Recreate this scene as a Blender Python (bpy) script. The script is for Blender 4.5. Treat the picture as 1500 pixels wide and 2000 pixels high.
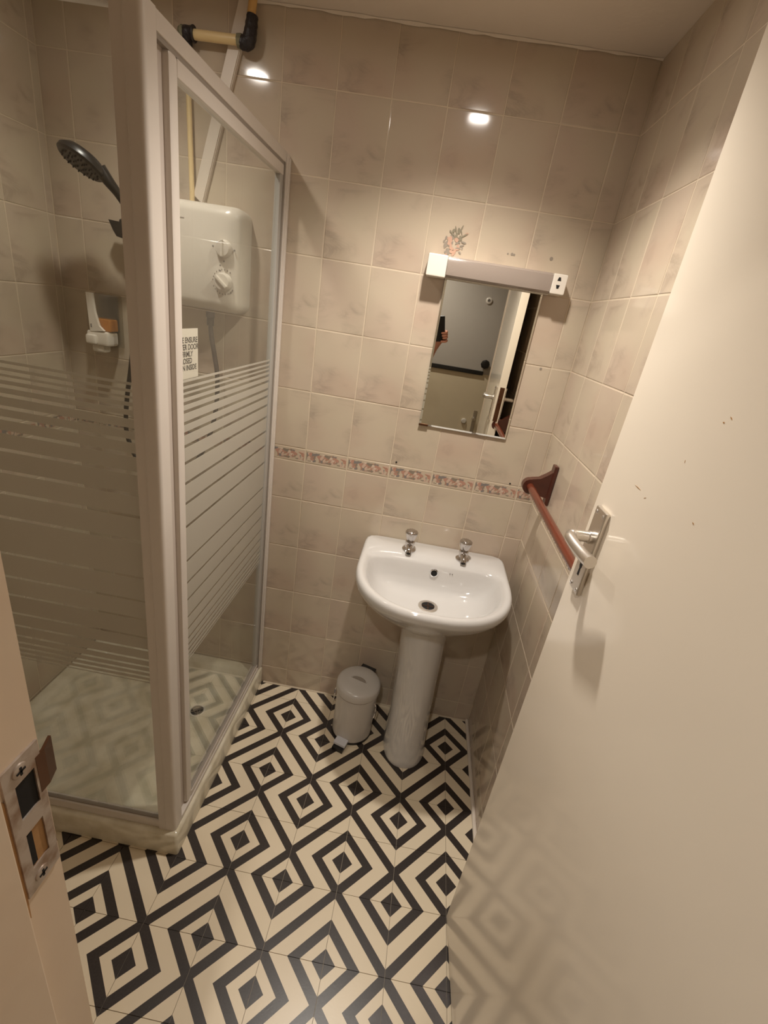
import bpy, bmesh, math, random
from mathutils import Vector, Matrix
random.seed(7)
for o in list(bpy.data.objects): bpy.data.objects.remove(o)
scene = bpy.context.scene
col = scene.collection
PI = math.pi

# ------------------------------------------------------------------ camera
CAM = Vector((0.5237, -1.5346, 1.5753))
ROW = ((0.983733, 0.097135, 0.151110), (0.176686, -0.371355, -0.911525), (-0.032425, 0.923396, -0.382477))
RIGHT, DOWN, FWD = (Vector(r) for r in ROW)
cd = bpy.data.cameras.new('camera')
cam = bpy.data.objects.new('camera', cd); col.objects.link(cam)
cd.sensor_fit = 'HORIZONTAL'; cd.sensor_width = 36.0; cd.lens = 900.75 * 36 / 1500
cd.shift_x = -10.5 / 1500; cd.shift_y = -16.0 / 1500
cd.clip_start = 0.012; cd.clip_end = 50
m = Matrix((RIGHT, -DOWN, -FWD)).transposed().to_4x4(); m.translation = CAM
cam.matrix_world = m
scene.camera = cam

# ------------------------------------------------------------------ world, exposure, lamps
w = bpy.data.worlds.new('world'); scene.world = w; w.use_nodes = True
w.node_tree.nodes['Background'].inputs[0].default_value = (0.9, 0.85, 0.8, 1)
w.node_tree.nodes['Background'].inputs[1].default_value = 0.02
vs = scene.view_settings
vs.view_transform = 'Standard'; vs.look = 'None'; vs.gamma = 1; vs.use_curve_mapping = False
vs.exposure = 0.32
LAMP_COL = (1.0, 0.93, 0.84)
LAMPS = [   # x, y, z, watts, beam angle, label
    (0.54, -0.46, 2.215, 46.0, 124, 'white ceiling spot above the wash basin side of the room'),
    (-0.22, -0.40, 2.215, 11.0, 130, 'white ceiling spot above the shower cubicle'),
    (0.35, -1.85, 2.215, 24.0, 165, 'white ceiling spot added as unseen fill light in the corridor behind the doorway'),  # unseen lamp, added to light the corridor, jamb and door
]
CEIL = 2.247

# ------------------------------------------------------------------ materials
def lin(c):
    f = lambda v: v / 12.92 if v <= 0.04045 else ((v + 0.055) / 1.055) ** 2.4
    return tuple(f(v / 255.0) for v in c) + (1.0,)
class NT:
    def __init__(s, name):
        s.m = bpy.data.materials.new(name); s.m.use_nodes = True
        s.t = s.m.node_tree; s.t.nodes.clear()
        s.out = s.n('ShaderNodeOutputMaterial')
    def n(s, typ, **kw):
        nd = s.t.nodes.new(typ)
        for k, v in kw.items(): setattr(nd, k, v)
        return nd
    def l(s, a, b): s.t.links.new(a, b)
    def put(s, sock, v):
        if hasattr(v, 'is_linked') or hasattr(v, 'links'): s.l(v, sock)
        else: sock.default_value = v
    def math(s, op, a, b=None, c=None):
        nd = s.n('ShaderNodeMath', operation=op)
        s.put(nd.inputs[0], a)
        if b is not None: s.put(nd.inputs[1], b)
        if c is not None: s.put(nd.inputs[2], c)
        return nd.outputs[0]
    def mix(s, f, a, b):
        nd = s.n('ShaderNodeMix', data_type='RGBA')
        s.put(nd.inputs[0], f); s.put(nd.inputs[6], a); s.put(nd.inputs[7], b)
        return nd.outputs[2]
    def ramp(s, f, stops, interp='LINEAR'):
        nd = s.n('ShaderNodeValToRGB'); cr = nd.color_ramp; cr.interpolation = interp
        while len(cr.elements) < len(stops): cr.elements.new(0.5)
        for e, (p, c) in zip(cr.elements, stops): e.position = p; e.color = c
        s.l(f, nd.inputs[0]); return nd.outputs[0]
    def noise(s, vec, scale, detail=3, rough=0.5, dist=0.0):
        nd = s.n('ShaderNodeTexNoise')
        nd.inputs['Scale'].default_value = scale; nd.inputs['Detail'].default_value = detail
        nd.inputs['Roughness'].default_value = rough; nd.inputs['Distortion'].default_value = dist
        if vec is not None: s.l(vec, nd.inputs['Vector'])
        return nd.outputs['Fac']
    def bsdf(s, color, rough=0.5, metal=0.0, spec=0.5, coat=0.0, bump=None, bstr=0.1, bdist=0.002):
        b = s.n('ShaderNodeBsdfPrincipled')
        s.put(b.inputs['Base Color'], color); s.put(b.inputs['Roughness'], rough)
        s.put(b.inputs['Metallic'], metal); s.put(b.inputs['Specular IOR Level'], spec)
        b.inputs['Coat Weight'].default_value = coat; b.inputs['Coat Roughness'].default_value = 0.08
        if bump is not None:
            bp = s.n('ShaderNodeBump'); bp.inputs['Strength'].default_value = bstr; bp.inputs['Distance'].default_value = bdist
            s.l(bump, bp.inputs['Height']); s.l(bp.outputs[0], b.inputs['Normal'])
        s.l(b.outputs[0], s.out.inputs[0]); return b
def simple(name, c, rough=0.5, metal=0.0, spec=0.5, coat=0.0, var=0.0, vscale=20.0):
    t = NT(name)
    color = lin(c)
    if var:
        tc = t.n('ShaderNodeTexCoord'); f = t.noise(tc.outputs['Object'], vscale)
        color = t.mix(f, tuple(v * (1 - var) for v in color[:3]) + (1,), tuple(min(1, v * (1 + var)) for v in color[:3]) + (1,))
    t.bsdf(color, rough, metal, spec, coat)
    return t.m
M = {}
def tile_mat():
    t = NT('marble_tile')
    tc = t.n('ShaderNodeTexCoord'); oi = t.n('ShaderNodeObjectInfo')
    off = t.n('ShaderNodeVectorMath', operation='MULTIPLY_ADD')
    cmb = t.n('ShaderNodeCombineXYZ')
    q = t.math('FLOOR', t.math('MULTIPLY', oi.outputs['Random'], 6.0))
    for k, sc in enumerate((1.7, 3.1, 0.9)): t.l(t.math('MULTIPLY', q, sc), cmb.inputs[k])
    off.inputs[1].default_value = (1, 1, 1)
    t.l(tc.outputs['Object'], off.inputs[0]); t.l(cmb.outputs[0], off.inputs[2])
    v = off.outputs[0]
    mp = t.n('ShaderNodeMapping'); mp.inputs['Rotation'].default_value = (0, 0.7, 0); mp.inputs['Scale'].default_value = (1, 1, 2.3)
    t.l(v, mp.inputs[0])
    n1 = t.noise(mp.outputs[0], 6.5, 5, 0.6, 0.9)
    vein = t.ramp(t.math('ABSOLUTE', t.math('SUBTRACT', n1, 0.5)), [(0.0, (1, 1, 1, 1)), (0.03, (0.6, 0.6, 0.6, 1)), (0.11, (0, 0, 0, 1))])
    n2 = t.noise(v, 9, 2)
    patch = t.ramp(n2, [(0.50, (0, 0, 0, 1)), (0.72, (1, 1, 1, 1))])
    n3 = t.noise(v, 4.5, 2)
    base = t.mix(t.ramp(n3, [(0.35, (0, 0, 0, 1)), (0.65, (1, 1, 1, 1))]), lin((196, 182, 161)), lin((193, 175, 157)))
    n4 = t.noise(mp.outputs[0], 3.2, 3)
    base = t.mix(t.math('MULTIPLY', t.ramp(n4, [(0.55, (0, 0, 0, 1)), (0.75, (1, 1, 1, 1))]), 0.35), base, lin((186, 156, 138)))
    fac = t.math('MULTIPLY', t.math('MULTIPLY', vein, patch), 0.46)
    c = t.mix(fac, base, lin((136, 126, 112)))
    t.bsdf(c, 0.10, 0, 0.5, bump=t.noise(v, 14, 2), bstr=0.06, bdist=0.003)
    return t.m
M['tile'] = tile_mat()
def border_mat():
    t = NT('floral_border')
    tc = t.n('ShaderNodeTexCoord'); sp = t.n('ShaderNodeSeparateXYZ'); t.l(tc.outputs['Object'], sp.inputs[0])
    vo = t.n('ShaderNodeTexVoronoi'); vo.inputs['Scale'].default_value = 105; vo.inputs['Randomness'].default_value = 1
    nz = t.n('ShaderNodeTexNoise'); nz.inputs['Scale'].default_value = 60
    t.l(tc.outputs['Object'], nz.inputs['Vector'])
    ad = t.n('ShaderNodeVectorMath', operation='MULTIPLY_ADD'); ad.inputs[1].default_value = (0.02, 0.02, 0.02)
    t.l(nz.outputs['Color'], ad.inputs[0]); t.l(tc.outputs['Object'], ad.inputs[2]); t.l(ad.outputs[0], vo.inputs['Vector'])
    sc = t.n('ShaderNodeSeparateColor'); t.l(vo.outputs['Color'], sc.inputs[0])
    cream = lin((190, 174, 153))
    pal = t.ramp(sc.outputs[0], [(0.0, lin((178, 136, 118))), (0.2, lin((128, 122, 118))), (0.36, lin((196, 170, 152))),
                                 (0.54, lin((166, 128, 108))), (0.66, cream), (0.78, lin((136, 124, 110))), (0.92, lin((204, 186, 168)))], 'CONSTANT')
    edge = t.ramp(vo.outputs['Distance'], [(0.0, (0, 0, 0, 1)), (0.62, (0, 0, 0, 1)), (0.9, (1, 1, 1, 1))])
    c = t.mix(t.math('MULTIPLY', edge, 0.8), pal, lin((150, 128, 112)))
    band = t.math('LESS_THAN', t.math('ABSOLUTE', t.math('ADD', sp.outputs[2], t.math('MULTIPLY', t.math('SUBTRACT', nz.outputs[0], 0.5), 0.012))), 0.0165)
    band = t.math('MULTIPLY', band, t.math('LESS_THAN', t.math('ABSOLUTE', sp.outputs[0]), 0.071))
    c = t.mix(band, cream, c)
    t.bsdf(c, 0.14)
    return t.m
M['border'] = border_mat()
M['grout'] = simple('grout', (208, 192, 169), 0.7, var=0.12, vscale=30)
M['ceiling'] = None
t = NT('ceiling_paint'); tc = t.n('ShaderNodeTexCoord')
t.bsdf(t.mix(t.noise(tc.outputs['Object'], 3), lin((214, 200, 182)), lin((224, 212, 196))), 0.75, bump=t.noise(tc.outputs['Object'], 60, 4), bstr=0.15, bdist=0.004)
M['ceiling'] = t.m
M['porcelain'] = simple('porcelain', (210, 207, 204), 0.07, spec=0.6, coat=0.4)
M['acrylic'] = None
t = NT('tray_acrylic'); tc = t.n('ShaderNodeTexCoord')
t.bsdf(t.mix(t.ramp(t.noise(tc.outputs['Object'], 14, 4), [(0.4, (0, 0, 0, 1)), (0.65, (1, 1, 1, 1))]), lin((226, 218, 198)), lin((206, 196, 172))), 0.13)
M['acrylic'] = t.m
M['frame'] = simple('white_powder_coat', (214, 205, 196), 0.28, var=0.03)
M['frame_dark'] = simple('grey_seal', (150, 140, 130), 0.5)
M['chrome'] = simple('chrome', (225, 225, 228), 0.06, 1.0)
M['tap'] = simple('grey_chrome', (196, 192, 190), 0.1, 1.0)  # tap metal, a greyer tone than the other chrome
M['satin'] = simple('satin_aluminium', (222, 216, 208), 0.33, 1.0)
M['black'] = simple('black_plastic', (26, 24, 23), 0.35)
M['dark'] = simple('dark_void', (14, 11, 10), 0.8)
M['white_plastic'] = simple('white_plastic', (226, 218, 206), 0.28)
M['heater'] = simple('heater_plastic', (216, 208, 196), 0.25)
M['grey_mark'] = simple('grey_print', (120, 114, 108), 0.6)
M['hose'] = simple('graphite_hose', (58, 52, 48), 0.35, 0.3)
M['pipe'] = simple('cream_painted_pipe', (226, 200, 148), 0.35, var=0.06)
M['pipe_hot'] = simple('ochre_painted_pipe', (214, 170, 104), 0.4, var=0.08)
M['trunk'] = simple('white_trunking', (218, 206, 192), 0.4, var=0.03)
t = NT('black_tape'); tc = t.n('ShaderNodeTexCoord')
t.bsdf(lin((34, 28, 30)), 0.45, bump=t.noise(tc.outputs['Object'], 90, 3), bstr=0.9, bdist=0.004)
M['tape'] = t.m
M['tape_green'] = simple('verdigris', (120, 116, 92), 0.6, var=0.2, vscale=80)
t = NT('mahogany'); tc = t.n('ShaderNodeTexCoord')
mp = t.n('ShaderNodeMapping'); mp.inputs['Scale'].default_value = (60, 4, 60); t.l(tc.outputs['Object'], mp.inputs[0])
t.bsdf(t.mix(t.noise(mp.outputs[0], 1.0, 4), lin((72, 32, 20)), lin((116, 54, 34))), 0.25, coat=0.3)
M['wood'] = t.m
t = NT('dark_mahogany'); tc = t.n('ShaderNodeTexCoord')
t.bsdf(t.mix(t.noise(tc.outputs['Object'], 30, 3), lin((58, 26, 18)), lin((84, 40, 28))), 0.3, coat=0.3)
M['wood_dark'] = t.m
t = NT('door_gloss_paint'); tc = t.n('ShaderNodeTexCoord')
nz = t.noise(tc.outputs['Object'], 2.5, 3)
spk = t.ramp(t.noise(tc.outputs['Object'], 38, 1), [(0.0, (1, 1, 1, 1)), (0.20, (0, 0, 0, 1))])
t.bsdf(t.mix(t.math('MULTIPLY', spk, 0.5), t.mix(nz, lin((240, 228, 210)), lin((244, 233, 216))), lin((168, 146, 118))), 0.12, spec=0.5)
M['door'] = t.m
t = NT('jamb_paint'); tc = t.n('ShaderNodeTexCoord')
t.bsdf(t.mix(t.noise(tc.outputs['Object'], 12, 4), lin((226, 202, 176)), lin((232, 214, 192))), 0.4, bump=t.noise(tc.outputs['Object'], 25, 3), bstr=0.15, bdist=0.004)
M['jamb'] = t.m
M['bare_wood'] = simple('bare_wood', (176, 134, 86), 0.7, var=0.3, vscale=60)
t = NT('worn_strike'); tc = t.n('ShaderNodeTexCoord')
t.bsdf(t.mix(t.ramp(t.noise(tc.outputs['Object'], 55, 4), [(0.4, (0, 0, 0, 1)), (0.65, (1, 1, 1, 1))]), lin((196, 184, 174)), lin((150, 124, 104))), 0.42, 0.45)
M['strike'] = t.m
M['brass_dark'] = simple('tarnished_brass', (104, 72, 52), 0.35, 0.8)
M['bin'] = simple('grey_enamel', (196, 190, 184), 0.25, var=0.02)
M['bin_pedal'] = simple('pale_pedal_plastic', (214, 214, 220), 0.35)
M['sticker'] = simple('white_sticker', (236, 226, 216), 0.5)
M['ink'] = simple('black_ink', (40, 36, 36), 0.6)
M['bead'] = simple('white_sealant', (226, 214, 200), 0.45)
M['amber'] = None
t = NT('amber_soap'); b = t.bsdf(lin((216, 140, 44)), 0.15); b.inputs['Transmission Weight'].default_value = 0.1
M['amber'] = t.m
M['corr_up'] = simple('grey_wall_paint', (182, 174, 164), 0.6, var=0.02)
M['corr_low'] = simple('cream_wall_paint', (222, 206, 176), 0.6, var=0.03)
M['carpet'] = simple('brown_carpet', (110, 92, 78), 0.95, var=0.2, vscale=200)
M['plaster'] = simple('plaster', (214, 200, 182), 0.6)
M['skin'] = simple('skin', (214, 150, 124), 0.5, var=0.05)
M['sleeve'] = simple('dark_sleeve', (40, 42, 50), 0.9, var=0.1)
M['petal_pink'] = simple('petal_print_pink', (196, 160, 140), 0.2)
M['petal_grey'] = simple('petal_print_grey', (148, 138, 126), 0.2)
M['leaf_grey'] = simple('leaf_print_grey', (140, 132, 114), 0.2)
def glass_mat(name, haze=0.02, tint=(0.96, 0.97, 0.95)):
    t = NT(name)
    tr = t.n('ShaderNodeBsdfTransparent'); tr.inputs[0].default_value = tint + (1,)
    gl = t.n('ShaderNodeBsdfGlossy'); gl.inputs['Roughness'].default_value = 0.012
    fr = t.n('ShaderNodeFresnel'); ge = t.n('ShaderNodeNewGeometry')   # same reflectance entering and leaving the pane
    t.l(t.math('SUBTRACT', 1.5, t.math('MULTIPLY', ge.outputs['Backfacing'], 1.5 - 1 / 1.5)), fr.inputs[0])
    mx = t.n('ShaderNodeMixShader'); t.l(fr.outputs[0], mx.inputs[0]); t.l(tr.outputs[0], mx.inputs[1]); t.l(gl.outputs[0], mx.inputs[2])
    df = t.n('ShaderNodeBsdfDiffuse'); df.inputs[0].default_value = (0.8, 0.78, 0.74, 1)
    m2 = t.n('ShaderNodeMixShader'); m2.inputs[0].default_value = haze; t.l(mx.outputs[0], m2.inputs[1]); t.l(df.outputs[0], m2.inputs[2])
    t.l(m2.outputs[0], t.out.inputs[0]); return t.m
M['glass'] = glass_mat('clear_glass')
M['clear_plastic'] = glass_mat('clear_plastic', 0.06, (0.94, 0.92, 0.86))
def frost_mat():
    t = NT('frosted_print')
    df = t.n('ShaderNodeBsdfDiffuse'); df.inputs[0].default_value = (0.72, 0.68, 0.60, 1)
    tl = t.n('ShaderNodeBsdfTranslucent'); tl.inputs[0].default_value = (0.72, 0.68, 0.60, 1)
    tr = t.n('ShaderNodeBsdfTransparent')
    m1 = t.n('ShaderNodeMixShader'); m1.inputs[0].default_value = 0.45; t.l(df.outputs[0], m1.inputs[1]); t.l(tl.outputs[0], m1.inputs[2])
    m2 = t.n('ShaderNodeMixShader'); m2.inputs[0].default_value = 0.12; t.l(m1.outputs[0], m2.inputs[1]); t.l(tr.outputs[0], m2.inputs[2])
    gl = t.n('ShaderNodeBsdfGlossy'); gl.inputs['Roughness'].default_value = 0.08
    fr = t.n('ShaderNodeFresnel'); ge = t.n('ShaderNodeNewGeometry')
    t.l(t.math('SUBTRACT', 1.45, t.math('MULTIPLY', ge.outputs['Backfacing'], 1.45 - 1 / 1.45)), fr.inputs[0])
    m3 = t.n('ShaderNodeMixShader'); t.l(t.math('MULTIPLY', fr.outputs[0], 0.7), m3.inputs[0]); t.l(m2.outputs[0], m3.inputs[1]); t.l(gl.outputs[0], m3.inputs[2])
    t.l(m3.outputs[0], t.out.inputs[0]); return t.m
M['frost'] = frost_mat()
M['mirror'] = simple('mirror_silver', (238, 238, 232), 0.008, 1.0)
t = NT('ribbed_diffuser'); tc = t.n('ShaderNodeTexCoord'); wv = t.n('ShaderNodeTexWave', bands_direction='Z'); wv.inputs['Scale'].default_value = 160
t.l(tc.outputs['Object'], wv.inputs['Vector'])
t.bsdf(lin((152, 139, 129)), 0.12, bump=wv.outputs['Fac'], bstr=0.25, bdist=0.001, coat=0.5)
M['diffuser'] = t.m
t = NT('lamp_lens'); em = t.n('ShaderNodeEmission'); em.inputs[0].default_value = LAMP_COL + (1,); em.inputs[1].default_value = 90
t.l(em.outputs[0], t.out.inputs[0]); M['lens'] = t.m

# ------------------------------------------------------------------ mesh helpers
def box(bm, x0, x1, y0, y1, z0, z1, bev=0.0, seg=2):
    vs_ = [bm.verts.new((x, y, z)) for x in (x0, x1) for y in (y0, y1) for z in (z0, z1)]
    fs = [bm.faces.new([vs_[i] for i in q]) for q in ((0, 1, 3, 2), (4, 6, 7, 5), (0, 4, 5, 1), (2, 3, 7, 6), (0, 2, 6, 4), (1, 5, 7, 3))]
    if bev:
        es = list({e for f in fs for e in f.edges})
        bmesh.ops.bevel(bm, geom=es, offset=bev, segments=seg, affect='EDGES', profile=0.5)
    return bm
def frame_of(d):
    d = d.normalized(); a = Vector((0, 0, 1)) if abs(d.z) < 0.9 else Vector((1, 0, 0))
    u = d.cross(a).normalized(); return u, d.cross(u).normalized()
def rings(bm, rs, close0=True, close1=True, cyc=True):
    R = [[bm.verts.new(p) for p in r] for r in rs]
    n = len(R[0])
    for a, b in zip(R, R[1:]):
        for i in range(n if cyc else n - 1):
            j = (i + 1) % n
            bm.faces.new((a[i], a[j], b[j], b[i]))
    if close0: bm.faces.new(list(reversed(R[0])))
    if close1: bm.faces.new(R[-1])
    return bm
def tube(bm, pts, rad, n=14, caps=True):
    pts = [Vector(p) for p in pts]
    if not isinstance(rad, (list, tuple)): rad = [rad] * len(pts)
    rs = []; u = None
    for i, p in enumerate(pts):
        d = (pts[min(i + 1, len(pts) - 1)] - pts[max(i - 1, 0)]).normalized()
        if u is None: u, v = frame_of(d)
        else:
            u = (u - d * u.dot(d)).normalized(); v = d.cross(u)
        v = d.cross(u)
        rs.append([p + (u * math.cos(2 * PI * k / n) + v * math.sin(2 * PI * k / n)) * rad[i] for k in range(n)])
    return rings(bm, rs, caps, caps)
def smooth_path(pts, sub=8):
    P = [Vector(p) for p in pts]; out = []
    for i in range(len(P) - 1):
        a, b, c, d = P[max(i - 1, 0)], P[i], P[i + 1], P[min(i + 2, len(P) - 1)]
        for k in range(sub):
            s = k / sub
            out.append(0.5 * ((2 * b) + (c - a) * s + (2 * a - 5 * b + 4 * c - d) * s * s + (3 * b - a - 3 * c + d) * s ** 3))
    out.append(P[-1]); return out
def lathe(bm, prof, origin, axis=(0, 0, 1), n=32, caps=True):
    ax = Vector(axis).normalized(); u, v = frame_of(ax); o = Vector(origin)
    rs = [[o + ax * h + (u * math.cos(2 * PI * k / n) + v * math.sin(2 * PI * k / n)) * max(r, 1e-5) for k in range(n)] for r, h in prof]
    return rings(bm, rs, caps, caps)
def prism(bm, poly, d):
    d = Vector(d); a = [bm.verts.new(Vector(p)) for p in poly]; b = [bm.verts.new(Vector(p) + d) for p in poly]
    n = len(a); bm.faces.new(list(reversed(a))); bm.faces.new(b)
    for i in range(n): bm.faces.new((a[i], a[(i + 1) % n], b[(i + 1) % n], b[i]))
    return bm
def wloc(o):
    v = Vector(o.location)
    while o.parent: o = o.parent; v += Vector(o.location)
    return v
def finish(name, bm, origin, mat, smooth):
    bmesh.ops.recalc_face_normals(bm, faces=bm.faces[:])
    bmesh.ops.translate(bm, verts=bm.verts[:], vec=-Vector(origin))
    me = bpy.data.meshes.new(name); bm.to_mesh(me); bm.free()
    for mm in (mat if isinstance(mat, (list, tuple)) else [mat]): me.materials.append(mm)
    if smooth is not False:
        ang = math.radians(35 if smooth is True else smooth)
        me.shade_smooth(); me.set_sharp_from_angle(angle=ang)
    return me
def wnorm(o):
    if len(o.data.vertices) < 260:
        o.modifiers.new('weighted_normals', 'WEIGHTED_NORMAL').keep_sharp = True
def obj(name, bm, mat, parent=None, smooth=True, origin=None):
    """one mesh object; vertices are given in world space"""
    org = Vector(origin) if origin is not None else (wloc(parent) if parent else Vector((0, 0, 0)))
    o = bpy.data.objects.new(name, finish(name, bm, org, mat, smooth)); col.objects.link(o)
    if parent:
        o.parent = parent; o.location = org - wloc(parent)
    else: o.location = org
    if smooth is True: wnorm(o)
    return o
def B(): return bmesh.new()
def tag(o, label=None, cat=None, group=None, kind=None):
    if label: o['label'] = label
    if cat: o['category'] = cat
    if group: o['group'] = group
    if kind: o['kind'] = kind
    return o
def thing(name, loc, label, cat, group=None):
    o = bpy.data.objects.new(name, None); o.empty_display_size = 0.05; col.objects.link(o); o.location = loc
    return tag(o, label, cat, group)
def bxo(name, c, mat, parent, bev=0.0, smooth=True):
    return obj(name, box(B(), *c, bev=bev), mat, parent, smooth)

# ------------------------------------------------------------------ room dimensions
XR, XL = 0.961, -0.689
YD = -1.318              # room face of the doorway wall
JX = 0.296               # face of the left door jamb
ROWS = [0.0, 0.0917, 0.2917, 0.4917, 0.6917, 0.8917, 1.0367, 1.0867, 1.2867, 1.4867, 1.6877, 1.8887, 2.0897, CEIL]

# ------------------------------------------------------------------ floor with printed tiles
T, FROT, FU, FV = 0.1624, -0.00918, 0.3677, -0.5621
flo = obj('floor', box(B(), XL - 0.1, XR + 0.1, YD - 0.1, 0.1, -0.05, -0.003), simple('floor_joint', (160, 146, 126), 0.6), smooth=False, origin=(FU, FV, 0))
tag(flo, 'black and cream vinyl floor printed with nested diamonds', kind='structure')
grid = bpy.data.objects.new('floor_pattern_origin', None)
def floor_mat():
    t = NT('diamond_vinyl')
    tc = t.n('ShaderNodeTexCoord'); tc.object = flo
    mp = t.n('ShaderNodeMapping'); mp.vector_type = 'TEXTURE'
    mp.inputs['Rotation'].default_value = (0, 0, FROT); mp.inputs['Scale'].default_value = (T, T, 1)
    t.l(tc.outputs['Object'], mp.inputs[0])
    sp = t.n('ShaderNodeSeparateXYZ'); t.l(mp.outputs[0], sp.inputs[0])
    u = sp.outputs[0]; v = t.math('MULTIPLY', sp.outputs[1], -1.0)
    def wrap(x, c, per):   # signed distance to the nearest c + k*per
        return t.math('SUBTRACT', t.math('FLOORED_MODULO', t.math('ADD', t.math('SUBTRACT', x, c), per / 2), per), per / 2)
    def dia(cu, cv):
        return t.math('ADD', t.math('ABSOLUTE', wrap(u, cu, 2.0)), t.math('ABSOLUTE', wrap(v, cv, 1.5)))
    dA, dB = dia(0, 1), dia(1, 0.5)
    def rng(x, a, b): return t.math('MULTIPLY', t.math('GREATER_THAN', x, a), t.math('LESS_THAN', x, b))
    def motif(d): return t.math('MAXIMUM', t.math('LESS_THAN', d, 0.195), rng(d, 0.39, 0.595))
    # long chevrons |u| + v = 0.5 (mod 1.5); hidden where a diamond's own rings lie
    au = t.math('ABSOLUTE', wrap(u, 0, 2.0))
    ch = t.math('LESS_THAN', t.math('ABSOLUTE', wrap(t.math('ADD', au, v), 0.5, 1.5)), 0.10)
    inA, inB = t.math('LESS_THAN', dA, 0.595), t.math('LESS_THAN', dB, 0.595)
    bk = t.math('MAXIMUM', motif(dA), motif(dB))
    outside = t.math('MULTIPLY', t.math('SUBTRACT', 1.0, inA), t.math('SUBTRACT', 1.0, inB))
    bk = t.math('MAXIMUM', bk, t.math('MULTIPLY', ch, outside))
    n = t.noise(tc.outputs['Object'], 220, 2)
    n2 = t.noise(tc.outputs['Object'], 5, 3)
    black = t.mix(n, lin((40, 34, 32)), lin((62, 54, 50)))
    cream = t.mix(n2, lin((224, 208, 180)), lin((232, 217, 192)))
    t.bsdf(t.mix(bk, cream, black), 0.32, bump=n, bstr=0.06, bdist=0.001)
    return t.m
M['vinyl'] = floor_mat()
bpy.data.objects.remove(grid)
def clip_poly(poly, x0, x1, y0, y1):
    for ax, lim, sg in ((0, x0, 1), (0, x1, -1), (1, y0, 1), (1, y1, -1)):
        out = []
        for i in range(len(poly)):
            a, b = poly[i - 1], poly[i]
            ia, ib = (a[ax] - lim) * sg >= 0, (b[ax] - lim) * sg >= 0
            if ia != ib:
                s = (lim - a[ax]) / (b[ax] - a[ax]); out.append((a[0] + (b[0] - a[0]) * s, a[1] + (b[1] - a[1]) * s))
            if ib: out.append(b)
        poly = out
        if len(poly) < 3: return None
    return poly
def grid_pt(u, v):
    c, s = math.cos(FROT), math.sin(FROT)
    return (FU + c * u * T + s * v * T, FV + s * u * T - c * v * T)
G = 0.008
for iu in range(-7, 5):
    for iv in range(-5, 6):
        g = G * 0.5
        p = [grid_pt(iu + g, iv + g), grid_pt(iu + 1 - g, iv + g), grid_pt(iu + 1 - g, iv + 1 - g), grid_pt(iu + g, iv + 1 - g)]
        p = clip_poly(p, XL + 0.002, XR - 0.004, YD - 0.06, -0.002)
        if not p: continue
        if all(q[0] < 0.03 and q[1] > -0.70 for q in p): continue      # under the shower tray
        if max(q[0] for q in p) - min(q[0] for q in p) < 0.003 or max(q[1] for q in p) - min(q[1] for q in p) < 0.003: continue
        obj('floor_tile', prism(B(), [(q[0], q[1], -0.003) for q in p], (0, 0, 0.003)), M['vinyl'], flo, False)

# ------------------------------------------------------------------ tiled walls
def tile_mesh(w, h, name):
    """tile in local x-z, face towards -y at y=0, 6 mm thick, softly rounded face edges"""
    bm = B(); j = 0.0009; bv = 0.0020
    x, z = w / 2 - j, h / 2 - j
    f0 = [(-x, z), (x, z), (x, -z), (-x, -z)]
    lay = [(0, 0.006, 0), (0, 0.0016, 0), (0.0006, 0.0006, 1), (bv, 0.0, 1)]
    R = []
    for ins, y, _ in lay:
        R.append([bm.verts.new(((abs(a) - ins) * (1 if a > 0 else -1), y, (abs(b) - ins) * (1 if b > 0 else -1))) for a, b in f0])
    for a, b in zip(R, R[1:]):
        for i in range(4): bm.faces.new((a[i], a[(i + 1) % 4], b[(i + 1) % 4], b[i]))
    bm.faces.new(R[-1])
    bmesh.ops.recalc_face_normals(bm, faces=bm.faces[:])
    ff = max(bm.faces, key=lambda f: f.calc_area())
    if ff.normal.y > 0: bmesh.ops.reverse_faces(bm, faces=bm.faces[:])
    for f in bm.faces: f.smooth = False
    me = bpy.data.meshes.new(name); bm.to_mesh(me); bm.free(); return me
TM = {}
def lay_tiles(wall, cols, rot, place, skip=None):
    for c0, c1 in zip(cols, cols[1:]):
        for z0, z1 in zip(ROWS, ROWS[1:]):
            if skip and skip(c0, c1, z0, z1): continue
            bd = abs((z1 - z0) - 0.05) < 1e-4
            key = (round(c1 - c0, 4), round(z1 - z0, 4), bd)
            if key[0] < 0.006: continue
            if key not in TM:
                me = tile_mesh(c1 - c0, z1 - z0, 'border_tile' if bd else 'wall_tile'); me.materials.append(M['border' if bd else 'tile']); TM[key] = me
            o = bpy.data.objects.new('border_tile' if bd else 'wall_tile', TM[key]); col.objects.link(o)
            o.parent = wall; p = Vector(place((c0 + c1) / 2, (z0 + z1) / 2)); o.location = p - wloc(wall)
            rx = random.gauss(0, 0.0022); ry = random.gauss(0, 0.0022)
            o.rotation_euler = (rx, 0, rot + ry)
def cols_from(a, b, j0, st):
    k = [j0 + st * i for i in range(-20, 21)]
    return [a] + [x for x in k if a + 0.004 < x < b - 0.004] + [b]
wb = obj('wall_back', box(B(), XL - 0.1, XR + 0.1, 0.0009, 0.1, -0.05, CEIL + 0.05), M['grout'], smooth=False)
tag(wb, 'far wall of cream marble tiles with a floral border', kind='structure')
lay_tiles(wb, cols_from(XL, XR, 0.0, 0.15), 0, lambda c, z: (c, 0, z))
wr = obj('wall_right', box(B(), XR + 0.0009, XR + 0.1, YD - 0.1, 0.0016, -0.05, CEIL + 0.05), M['grout'], smooth=False)
tag(wr, 'right wall of cream marble tiles behind the open door', kind='structure')
lay_tiles(wr, cols_from(YD, 0, 0.0, 0.1475), -PI / 2, lambda c, z: (XR, c, z))
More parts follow.
